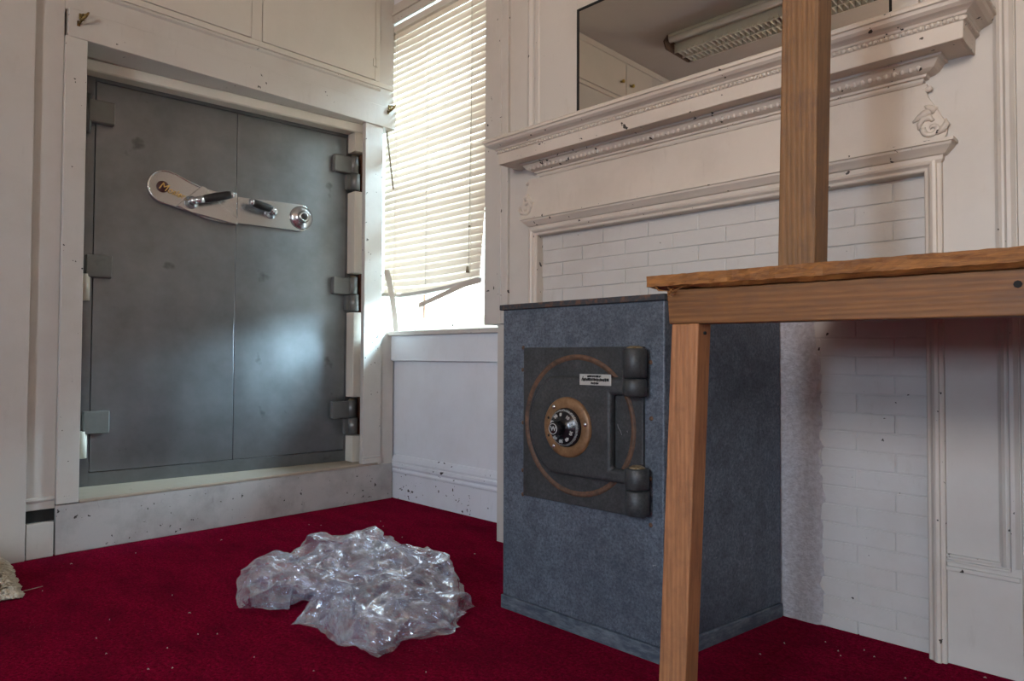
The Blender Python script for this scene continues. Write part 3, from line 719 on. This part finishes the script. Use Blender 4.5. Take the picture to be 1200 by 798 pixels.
# seam on the side
PX0, PX1, PZ0, PZ1 = -1.395, -0.982, 0.350, 0.780
dp = spart(MB().box(PX0, PX1, SY - 0.010, SY + 0.01, PZ0, PZ1), 'door_plate', M['safedoor'], bevel=0.002)
for x, z in [(PX0 - 0.010, 0.780), (PX0 - 0.012, 0.715), (PX0 - 0.010, 0.35), (PX0 - 0.010, 0.42), (PX0 - 0.010, 0.56), (PX1 + 0.016, 0.74), (PX1 + 0.018, 0.60), (PX1 + 0.016, 0.335), (PX1 + 0.015, 0.45)]:
    spart(MB().lathe([(0.0, 0.003), (0.005, 0.002), (0.006, 0.0)], (x, SY, z), (0, -1, 0), 10), 'rivet', M['rust'], label='rusty rivet beside the door plate')
# round opening: rusty groove lip then the raised door
cx, cz, R = -1.195, 0.567, 0.190
yp = SY - 0.010
SD = 0.026
spart(MB().lathe([(R + 0.003, 0.0), (R, 0.004), (R - 0.005, 0.005), (R - 0.009, 0.002), (R - 0.012, 0.0)], (cx, yp, cz), (0, -1, 0), 72), 'door_rim', M['rust'], dp, label='rusty circular door rim')
# door slab: disc on the left, straight arms to the hinges on the right, a recess between them
dr = R - 0.037
pts = []
zt_, zb2 = cz + 0.134, cz - 0.134
a_t = math.degrees(math.asin(0.134 / dr))
pts += [(-0.992, zt_), (cx + dr * math.cos(math.radians(a_t)) - 0.03, zt_)] 
left = arc(cx, cz, dr, 119.0, 360 - 119.0, 40)
pts += [(cx + dr * math.cos(math.radians(119.0)) + 0.03, zt_)] + left + [(cx + dr * math.cos(math.radians(119.0)) + 0.03, zb2)]
pts += [(-0.985, zb2), (-0.985, 0.468), (-1.064, 0.468), (-1.064, 0.656), (-0.992, 0.656)]
ds = spart(MB().prism(pts, 'xz', yp - SD, yp), 'door_slab', M['safedoor'], bevel=0.010, seg=4)
# hinge barrels
for x, z0, z1, zc in ((-0.990, 0.656, 0.775, 0.700), (-0.983, 0.362, 0.478, 0.425)):
    b = MB()
    for q0, q1 in ((z0, zc - 0.0015), (zc + 0.0015, z1)):
        b.lathe([(0.0, q0), (0.026, q0), (0.030, q0 + 0.003), (0.030, q1 - 0.003), (0.026, q1), (0.0, q1)], (x, yp - 0.024, 0), (0, 0, 1), 28)
    b.box(x - 0.034, x + 0.018, yp - 0.030, yp, z0 + 0.006, z1 - 0.006)
    hb = spart(b, 'hinge_barrel', M['safedoor'])
    p = MB().lathe([(0.0, z1 + 0.006), (0.012, z1 + 0.006), (0.020, z1 + 0.002), (0.021, z1 - 0.002)], (x, yp - 0.024, 0), (0, 0, 1), 20).build('hinge_pin', M['pin'], hb, origin=so, label='worn brass-coloured hinge pin'); p.location = (0, 0, 0)
# arc of the rim seen in the recess
# dial
rg = MB().lathe([(0.050, 0.0), (0.050, 0.006), (0.056, 0.008), (0.076, 0.008), (0.081, 0.004), (0.082, 0.0)], (-1.205, yp - SD, 0.563), (0, -1, 0), 56)
rgo = spart(rg, 'dial_ring', M['bronze'], label='worn bronze ring round the dial')
for an in (10, 128, 232):
    sw = MB().sphere((-1.205 + 0.068 * math.cos(math.radians(an)), yp - SD - 0.0085, 0.563 + 0.068 * math.sin(math.radians(an))), 0.006, 10, 6, (1, 0.6, 1))
    spart(sw, 'screw', M['chrome'], rgo, label='steel screw head')
for an in (160, 203):
    sw = MB().sphere((-1.205 + 0.066 * math.cos(math.radians(an)), yp - SD - 0.008, 0.563 + 0.066 * math.sin(math.radians(an))), 0.004, 8, 5, (1, 0.4, 1))
    spart(sw, 'screw_hole', M['black'], rgo, label='empty screw hole')
dl = MB(); dl.lathe([(0.0, 0.060), (0.013, 0.060), (0.016, 0.057), (0.018, 0.034), (0.022, 0.030), (0.026, 0.027), (0.045, 0.020), (0.051, 0.014), (0.053, 0.010), (0.053, 0.0)], (-1.205, yp - SD, 0.563), (0, -1, 0), 48)
for k in range(24):   # fluted knob
    an = 2 * PI * k / 24; dl.tube([(-1.205 + 0.0175 * math.cos(an), yp - SD - 0.034, 0.563 + 0.0175 * math.sin(an)), (-1.205 + 0.017 * math.cos(an), yp - SD - 0.057, 0.563 + 0.017 * math.sin(an))], 0.0016, 5)
dlo = spart(dl, 'combination_dial', M['dial'])
mk = MB()
for k in range(100):
    an = 2 * PI * k / 100; r0 = 0.0445; r1 = 0.049 if k % 5 else 0.050
    c, s_ = math.cos(an), math.sin(an); tx, tz = -s_ * 0.00045, c * 0.00045
    h0, h1 = yp - SD - 0.0205, yp - SD - 0.0162
    P = [(-1.205 + r0 * c, h0, 0.563 + r0 * s_), (-1.205 + r1 * c, h1, 0.563 + r1 * s_)]
    mk.add([(P[0][0] - tx, P[0][1], P[0][2] - tz), (P[0][0] + tx, P[0][1], P[0][2] + tz), (P[1][0] + tx, P[1][1], P[1][2] + tz), (P[1][0] - tx, P[1][1], P[1][2] - tz)], [(0, 1, 2, 3)])
spart(mk, 'dial_marks', M['marks'], dlo, label='pale dial graduations')
for k in range(10):
    an = PI / 2 - 2 * PI * k / 10
    mt = Matrix.Translation(Vector((-1.205, yp - SD - 0.0265, 0.563)) - Vector(so)) @ Matrix.Rotation(-an + PI / 2, 4, 'Y') @ Matrix.Translation((0 - 0.0055, 0, 0.035)) @ RXZ
    text_mesh(str(k * 10), 0.0125, 0.0015, M['marks'], dlo, 'dial_number', mt, label='pale dial number')
mt = Matrix.Translation(Vector((-1.205 - 0.0085, yp - SD - 0.0605, 0.563)) - Vector(so)) @ RXZ
text_mesh('W', 0.018, 0.0006, M['marks'], dlo, 'knob_letter', mt, label='pale letter on the dial knob')
rgk = MB().lathe([(0.0128, 0.0605), (0.0128, 0.0612), (0.0142, 0.0612), (0.0142, 0.0600)], (-1.205, yp - SD, 0.563), (0, -1, 0), 32); spart(rgk, 'knob_circle', M['marks'], dlo)
# maker's label with dark unreadable lettering bars
lb = spart(MB().box(-1.162, -1.060, yp - SD - 0.0025, yp - SD + 0.001, 0.679, 0.708), 'label_plate', M['labelplate'], bevel=0.0008, label='small silver label plate with black print')
ink = MB(); rng = random.Random(2)
def inkbox(x0, x1, z0, z1): ink.box(x0, x1, yp - SD - 0.0031, yp - SD - 0.0022, z0, z1)
for x0, x1, zc, hh in ((-1.136, -1.091, 0.7025, 0.0032), (-1.152, -1.066, 0.6935, 0.0048), (-1.124, -1.099, 0.6845, 0.0034)):
    x = x0
    while x < x1:
        w_ = rng.uniform(0.0018, 0.0042); inkbox(x, min(x + w_, x1), zc - hh * rng.uniform(0.5, 1) / 1, zc + hh * rng.uniform(0.5, 1)); x += w_ + rng.uniform(0.0003, 0.0011)
ink.tube([(-1.156, yp - SD - 0.0028, 0.690), (-1.150, yp - SD - 0.0028, 0.702), (-1.146, yp - SD - 0.0028, 0.693), (-1.140, yp - SD - 0.0028, 0.698)], 0.0008, 5)
spart(ink, 'label_print', M['black'], lb, label='black print')

# ------------------------------------------------------------------ workbench of raw lumber
YF = 1.09
wb = thing('workbench', 'rough wooden lumber bench with an upright post beside the safe', 'workbench', (0.1, 1.5, 0))
wo = Vector((0.1, 1.5, 0))
def wpart(mb, name, m, par=None, bevel=0, origin=None, **k):
    ob = mb.build(name, m, par or wb, bevel, origin=origin if origin is not None else wo, **k)
    ob.location = (Vector(origin) - wo) if origin is not None else (0, 0, 0)
    return ob
sl = -0.0105            # the bench leans a little: heights fall to the right
def hz(x, z): return z + sl * (x + 0.676)
bx0, bx1 = -0.676, 0.95
wpart(MB().hexa([(bx0 + 0.004, YF, 0.812), (bx1, YF, hz(bx1, 0.812)), (bx1, YF + 0.04, hz(bx1, 0.812)), (bx0 + 0.004, YF + 0.04, 0.812), (bx0 - 0.001, YF, 0.8735), (bx1, YF, hz(bx1, 0.8735)), (bx1, YF + 0.04, hz(bx1, 0.8735)), (bx0 - 0.001, YF + 0.04, 0.8735)]), 'apron', M['beam'], bevel=0.002)
# legs
def leg(x_top, x_bot, w_, y0, d, m):
    zt = hz(x_top, 0.812)
    return MB().hexa([(x_bot, y0, 0), (x_bot + w_, y0, 0), (x_bot + w_, y0 + d, 0), (x_bot, y0 + d, 0), (x_top, y0, zt), (x_top + w_, y0, zt), (x_top + w_, y0 + d, zt), (x_top, y0 + d, zt)])
lgf = wpart(leg(-0.667, -0.703, 0.054, YF, 0.045, 0), 'leg', M['leg'], bevel=0.003, origin=(-0.66, 1.1, 0.0))
wpart(leg(0.84, 0.84, 0.054, YF, 0.04, 0), 'leg', M['leg'], bevel=0.003, origin=(0.86, 1.1, 0.0))
wpart(leg(0.84, 0.84, 0.054, 1.88, 0.04, 0), 'leg', M['leg'], bevel=0.003, origin=(0.86, 1.9, 0.0))
wpart(MB().tube([(-0.616, YF + 0.02, 0.795), (-0.610, YF + 0.02, 0.795)], 0.003, 6), 'nail', M['black'], label='dark nail head')
p = at(1193, 333, 1, YF); wpart(MB().tube([(p.x, YF + 0.002, p.z), (p.x, YF - 0.002, p.z)], 0.005, 8), 'nail', M['black'], label='dark nail head')
# strand-board top with a rough sawn front edge
tp = MB(); rng = random.Random(21); nx, nz = 160, 4
def slab_z(x, k): return hz(x, 0.8735) + 0.026 * k / nz
xs = [-0.708 + (0.96 + 0.708) * i / nx for i in range(nx + 1)]
vs = []
for i, x in enumerate(xs):
    for k in range(nz + 1):
        y = 1.072 + rng.uniform(-0.0015, 0.0015) + (0.010 if k == 0 else 0)
        z = slab_z(x, k) + (rng.uniform(-0.0006, 0.0006) if k in (0, nz) else rng.uniform(-0.0008, 0.0008))
        if x < -0.60 and k == 0: z += 0.008 * max(0, (-0.60 - x) / 0.1) ** 0.5 * rng.uniform(0.3, 1.0)
        vs.append((x, y, z))
nf = len(vs)
for x in xs:
    yb_ = 2.02 if x < -0.490 else (1.972 if x < -0.425 else 1.985)      # notched round the fireplace frame
    vs.append((x, yb_, slab_z(x, 0))); vs.append((x, yb_, slab_z(x, nz)))
fs = [(i * (nz + 1) + k, (i + 1) * (nz + 1) + k, (i + 1) * (nz + 1) + k + 1, i * (nz + 1) + k + 1) for i in range(nx) for k in range(nz)]
fs += [(i * (nz + 1), nf + 2 * i, nf + 2 * i + 2, (i + 1) * (nz + 1)) for i in range(nx)]
fs += [(i * (nz + 1) + nz, (i + 1) * (nz + 1) + nz, nf + 2 * i + 3, nf + 2 * i + 1) for i in range(nx)]
fs += [(nf + 2 * i, nf + 2 * i + 1, nf + 2 * i + 3, nf + 2 * i + 2) for i in range(nx)]
fs += [tuple(range(nz, -1, -1)) + (nf, nf + 1), tuple(nx * (nz + 1) + k for k in range(nz + 1)) + (nf + 2 * nx + 1, nf + 2 * nx)]
tp.add(vs, fs)
wpart(tp, 'bench_top', M['osb'])
for a, b, c_ in (((-0.665, 1.076, 0.876), (-0.650, 1.066, 0.868), (-0.628, 1.062, 0.874)), ((-0.655, 1.074, 0.874), (-0.658, 1.064, 0.862), (-0.648, 1.060, 0.858)), ((-0.69, 1.074, 0.880), (-0.68, 1.068, 0.872), (-0.66, 1.066, 0.869))):
    wpart(MB().tube([a, b, c_], [0.0022, 0.0016, 0.0004], 5), 'splinter', M['osb'])
# upright post, leaning slightly, up to the ceiling
pw, pdp = 0.066, 0.062; zb0 = hz(-0.5, 0.8735) + 0.026
xb, xt = -0.5335, -0.5335 + 0.0225 * (ZC - zb0)
po = MB().hexa([(xb, 1.23, zb0), (xb + pw, 1.23, zb0), (xb + pw, 1.23 + pdp, zb0), (xb, 1.23 + pdp, zb0), (xt, 1.23, ZC), (xt + pw, 1.23, ZC), (xt + pw, 1.23 + pdp, ZC), (xt, 1.23 + pdp, ZC)])
wpart(po, 'post', M['post'], bevel=0.003, origin=(xb, 1.25, zb0))

# ------------------------------------------------------------------ crumpled plastic sheeting
def crumple(P, seed, amp, waves):
    r = np.random.RandomState(seed); D = np.zeros_like(P)
    for k in range(waves):
        n = r.normal(size=3); n /= np.linalg.norm(n)
        wl = 0.04 * (2.0 ** r.uniform(0, 2.6)); ph = r.uniform()
        warp = 0.35 * np.sin((P @ r.normal(size=3)) * 9 + r.uniform(0, 6))
        s = (P @ n) / wl + ph + warp
        tri = 2 * np.abs(s - np.floor(s + 0.5)) * 2 - 1
        d = r.normal(size=3); d[2] = abs(d[2]); d /= np.linalg.norm(d)
        gate = 0.5 + 0.5 * np.sin((P @ r.normal(size=3)) * 14 + r.uniform(0, 6))
        D += d * (tri * gate * wl * amp)[:, None]
    return D
OUTL = [(553, 717, .004), (537, 728, .004), (530, 742, .004), (505, 749, .004), (474, 753, .004), (462, 762, .004), (441, 771, .004), (420, 766, .004), (396, 755, .004), (380, 742, .004), (372, 733, .004), (341, 731, .004), (345, 724, .006), (360, 713, .008), (363, 704, .01), (330, 703, .006), (300, 711, .004), (283, 711, .006), (277, 697, .02), (274, 684, .04), (281, 668, .06), (300, 658, .07), (311, 651, .075), (329, 657, .06), (350, 643, .09), (368, 630, .10), (400, 627, .10), (425, 624, .10), (455, 625, .10), (470, 636, .09), (500, 643, .075), (520, 646, .06), (532, 655, .05), (535, 668, .04), (539, 690, .02), (540, 706, .012)]
opts = np.array([tuple(at(x, y, 2, z)) for x, y, z in OUTL])
ctr = np.array(at(440, 692, 2, 0.05)); ctr[2] = 0
ang = np.unwrap(np.arctan2(opts[:, 1] - ctr[1], opts[:, 0] - ctr[0]))
if ang[-1] < ang[0]: opts = opts[::-1]; ang = ang[::-1]
def film(seed, scale, H, nr, na, amp, zoff):
    """outline interpolated as a closed polyline (works for the notches too), radii shrinking to the centre"""
    per = np.linspace(0, len(opts), na, endpoint=False)
    i0 = per.astype(int); fr = (per - i0)[:, None]
    edge = opts[i0 % len(opts)] * (1 - fr) + opts[(i0 + 1) % len(opts)] * fr
    rr = np.linspace(0, 1, nr) ** 0.8
    G = np.zeros((nr, na, 3))
    for j, r_ in enumerate(rr):
        q = ctr + (edge - ctr) * r_ * scale
        e = edge[:, 2]
        dome = H * (1 - r_ ** 2.6)
        q[:, 2] = zoff + e * scale * r_ ** 1.5 + dome
        G[j] = q
    P = G.reshape(-1, 3)
    D = crumple(P * np.array([1, 1, 1.6]), seed, amp, 30)
    edgefade = np.clip((1 - np.repeat(rr, na)) / 0.10, 0.35, 1.0)[:, None]
    Q = P + D * edgefade
    Q[:, 2] = np.maximum(Q[:, 2], 0.002 + 0.003 * np.abs(np.sin(Q[:, 0] * 90)) * 0.5)
    fs = [(j * na + k, j * na + (k + 1) % na, (j + 1) * na + (k + 1) % na, (j + 1) * na + k) for j in range(nr - 1) for k in range(na)]
    tri = []
    for f in fs: tri += [(f[0], f[1], f[2]), (f[0], f[2], f[3])]
    return Q, tri
pb = MB()
for seed, sc, H, amp, zo in ((4, 1.0, 0.085, 0.105, 0.0), (9, 0.93, 0.055, 0.14, 0.0), (15, 0.88, 0.025, 0.12, 0.0)):
    Q, tri = film(seed, sc, H, 64, 288, amp, zo)
    pb.add([tuple(q) for q in Q], tri, False)
pbo = tuple(ctr)
pb.build('plastic_bag', M['film'], origin=pbo, label='crumpled clear plastic bag lying on the red carpet', cat='plastic bag')

# ------------------------------------------------------------------ shag rug corner at the left edge of the view
rb = thing('shag_rug', 'thick cream shag rug heaped on the carpet at the left wall', 'rug', (-2.78, 0.34, 0))
r0 = MB(); rng = random.Random(31)
def rugtop(u, v): return 0.02 + 0.10 * (1 - abs(u) ** 4) * (1 - abs(v) ** 4)
nu, nv = 26, 22; vs = []
RC = Vector((-2.86, 0.25, 0)); RA, RB = 0.225, 0.235
for i in range(nu + 1):
    for j in range(nv + 1):
        u, v = -1 + 2 * i / nu, -1 + 2 * j / nv
        vs.append((RC.x + RA * u + 0.03 * v, RC.y + RB * v - 0.02 * u, rugtop(u, v) * (0.9 + 0.2 * rng.random()) - 0.02 + 0.002))
r0.add(vs, [(i * (nv + 1) + j, (i + 1) * (nv + 1) + j, (i + 1) * (nv + 1) + j + 1, i * (nv + 1) + j + 1) for i in range(nu) for j in range(nv)], True)
ob = r0.build('backing', M['shag'], rb, origin=(-2.78, 0.34, 0)); ob.location = (0, 0, 0)
tf = MB()
for k in range(3200):
    u, v = rng.uniform(-1, 1), rng.uniform(-1, 1)
    if rng.random() < 0.35: u = 1 - abs(rng.gauss(0, 0.05)); u = min(u, 1)
    if rng.random() < 0.25: v = 1 - abs(rng.gauss(0, 0.05)); v = min(v, 1)
    p = Vector((RC.x + RA * u + 0.03 * v, RC.y + RB * v - 0.02 * u, max(0.002, rugtop(u, v) - 0.02)))
    d = Vector((u * abs(u) ** 3 * 1.2 + rng.gauss(0, .35), v * abs(v) ** 3 * 1.2 + rng.gauss(0, .35), 0.8)).normalized()
    l = rng.uniform(0.012, 0.022)
    q = p + d * l; q2 = q + Vector((d.x, d.y, -0.4)) * l * 0.5
    q.z = max(q.z, 0.004); q2.z = max(q2.z, 0.003)
    tf.tube([p, q, q2], [0.0035, 0.0042, 0.0022], 5)
ob = tf.build('pile', M['shag'], rb, origin=(-2.78, 0.34, 0), kind='stuff'); ob.location = (0, 0, 0)

# lint and crumbs on the carpet
lt = MB(); rng = random.Random(17)
for k in range(90):
    x, y = rng.uniform(-2.9, -0.3), rng.uniform(0.5, 1.98)
    if SX0 - .02 < x < -0.85 and y > SY - 0.02: continue
    if -2.3 < x < -1.35 and 0.9 < y < 1.72: continue
    if rng.random() < 0.2: x, y = rng.uniform(-0.82, -0.35), rng.uniform(1.6, 1.99)
    a = rng.uniform(0, PI); l = rng.uniform(0.0012, 0.0042)
    lt.tube([(x - l * math.cos(a), y - l * math.sin(a), 0.003), (x, y, 0.005), (x + l * math.cos(a), y + l * math.sin(a), 0.003)], [0.0007, 0.0013, 0.0006], 5)
a, b = at(26, 693, 2, 0.003), at(50, 687, 2, 0.003); lt.tube([a, b], 0.0012, 5)
lt.build('carpet_crumbs', M['lint'], kind='stuff', label='pale lint and crumbs scattered over the red carpet', cat='crumbs')

# ------------------------------------------------------------------ ceiling fixture (seen in the mirror), unlit
lf = thing('ceiling_light', 'unlit louvred fluorescent ceiling light seen in the mirror', 'ceiling light', (-1.9, -0.4, ZC))
lo = (-1.9, -0.4, ZC)
def lpart(mb, name, m, **k):
    ob = mb.build(name, m, lf, origin=lo, **k); ob.location = (0, 0, 0); return ob
X0, X1, Y0, Y1 = -2.62, -1.20, -0.58, -0.22
h = MB(); h.box(X0, X1, Y0 + 0.05, Y1 - 0.05, ZC - 0.03, ZC); lpart(h, 'housing', M['enamel'], bevel=0.003)
h = MB(); h.prism([(Y0, ZC - 0.10), (Y0 + 0.03, ZC - 0.11), (Y1 - 0.03, ZC - 0.11), (Y1, ZC - 0.06), (Y1 - 0.05, ZC), (Y0 + 0.05, ZC)], 'yz', X0 - 0.008, X0); lpart(h, 'end_cap', M['rust'], label='dark end cap')
h = MB()
n = 40
for k in range(n):
    x = X0 + 0.02 + (X1 - X0 - 0.04) * k / (n - 1)
    h.prism([(Y0 + 0.005, ZC - 0.10), (Y1 - 0.13, ZC - 0.10), (Y1 - 0.16, ZC - 0.035), (Y0 + 0.02, ZC - 0.035)], 'yz', x - 0.003, x + 0.003)
for y in (Y0 + 0.005, -0.47, -0.36): h.box(X0, X1, y - 0.003, y + 0.003, ZC - 0.105, ZC - 0.04)
lpart(h, 'louvre', M['enamel'])
h = MB(); h.tube([(X0 + 0.03, Y1 - 0.03, ZC - 0.055), (X1 - 0.03, Y1 - 0.03, ZC - 0.055)], 0.022, 14); lpart(h, 'tube', M['tubeglass'])

# ------------------------------------------------------------------ light: daylight with two added rear fills
wd = bpy.data.worlds.new('sky'); S.world = wd; wd.use_nodes = True
nt = wd.node_tree; bg = nt.nodes['Background']
tc = nt.nodes.new('ShaderNodeTexCoord'); sx = nt.nodes.new('ShaderNodeSeparateXYZ'); rp = nt.nodes.new('ShaderNodeValToRGB')
nt.links.new(tc.outputs['Generated'], sx.inputs[0]); nt.links.new(sx.outputs['Z'], rp.inputs[0]); nt.links.new(rp.outputs[0], bg.inputs[0])
e = rp.color_ramp.elements; e[0].position = 0.0; e[0].color = (1.0, 0.97, 0.92, 1); e[1].position = 0.7; e[1].color = (0.62, 0.80, 1.0, 1)
bg.inputs[1].default_value = 6.0
def area(name, loc, size, rot, power, col):
    l = bpy.data.lights.new(name, 'AREA'); l.shape = 'RECTANGLE'; l.size, l.size_y = size; l.energy = power; l.color = col
    o = bpy.data.objects.new(name, l); o.location = loc; o.rotation_euler = rot; COL.objects.link(o); return o
# sky through the rear and right-hand windows, plus two added rear fills
area('rear_window_daylight', (0.02, RY - 0.10, 1.12), (0.26, 0.40), (PI / 2, 0, 0), 39, (0.62, 0.86, 1.15))
a_ = area('rear_cool_fill', (0.35, RY - 0.02, 2.08), (1.6, 0.85), (PI / 2 - math.radians(35), 0, 0), 27, (0.52, 0.76, 1.1)); a_.data.spread = math.radians(110)  # added cool fill, tilted down to cool the lower walls
a_ = area('rear_warm_fill', (0.35, RY - 0.02, 2.08), (1.6, 0.85), (PI / 2 + math.radians(30), 0, 0), 60, (1.0, 0.66, 0.32)); a_.data.spread = math.radians(110)  # added warm fill, tilted up to warm the upper walls
area('right_window_daylight', (RX + 0.10, -1.1, 1.2), (0.6, 1.0), (PI / 2, 0, PI / 2), 5, (0.80, 0.90, 1.0))

# the hazy bright patch of sky the window faces
l = bpy.data.lights.new('hazy_sun', 'SUN'); l.energy = 68.0; l.angle = math.radians(38); l.color = (0.55, 0.79, 1.0)
o = bpy.data.objects.new('hazy_sun', l); COL.objects.link(o); o.location = (0, 6, 5)
o.rotation_euler = Vector((-0.62, -0.78, -0.50)).to_track_quat('-Z', 'Y').to_euler()
S.view_settings.view_transform = 'Standard'; S.view_settings.look = 'None'; S.view_settings.gamma = 1.0; S.view_settings.use_curve_mapping = False
S.view_settings.exposure = 0.16
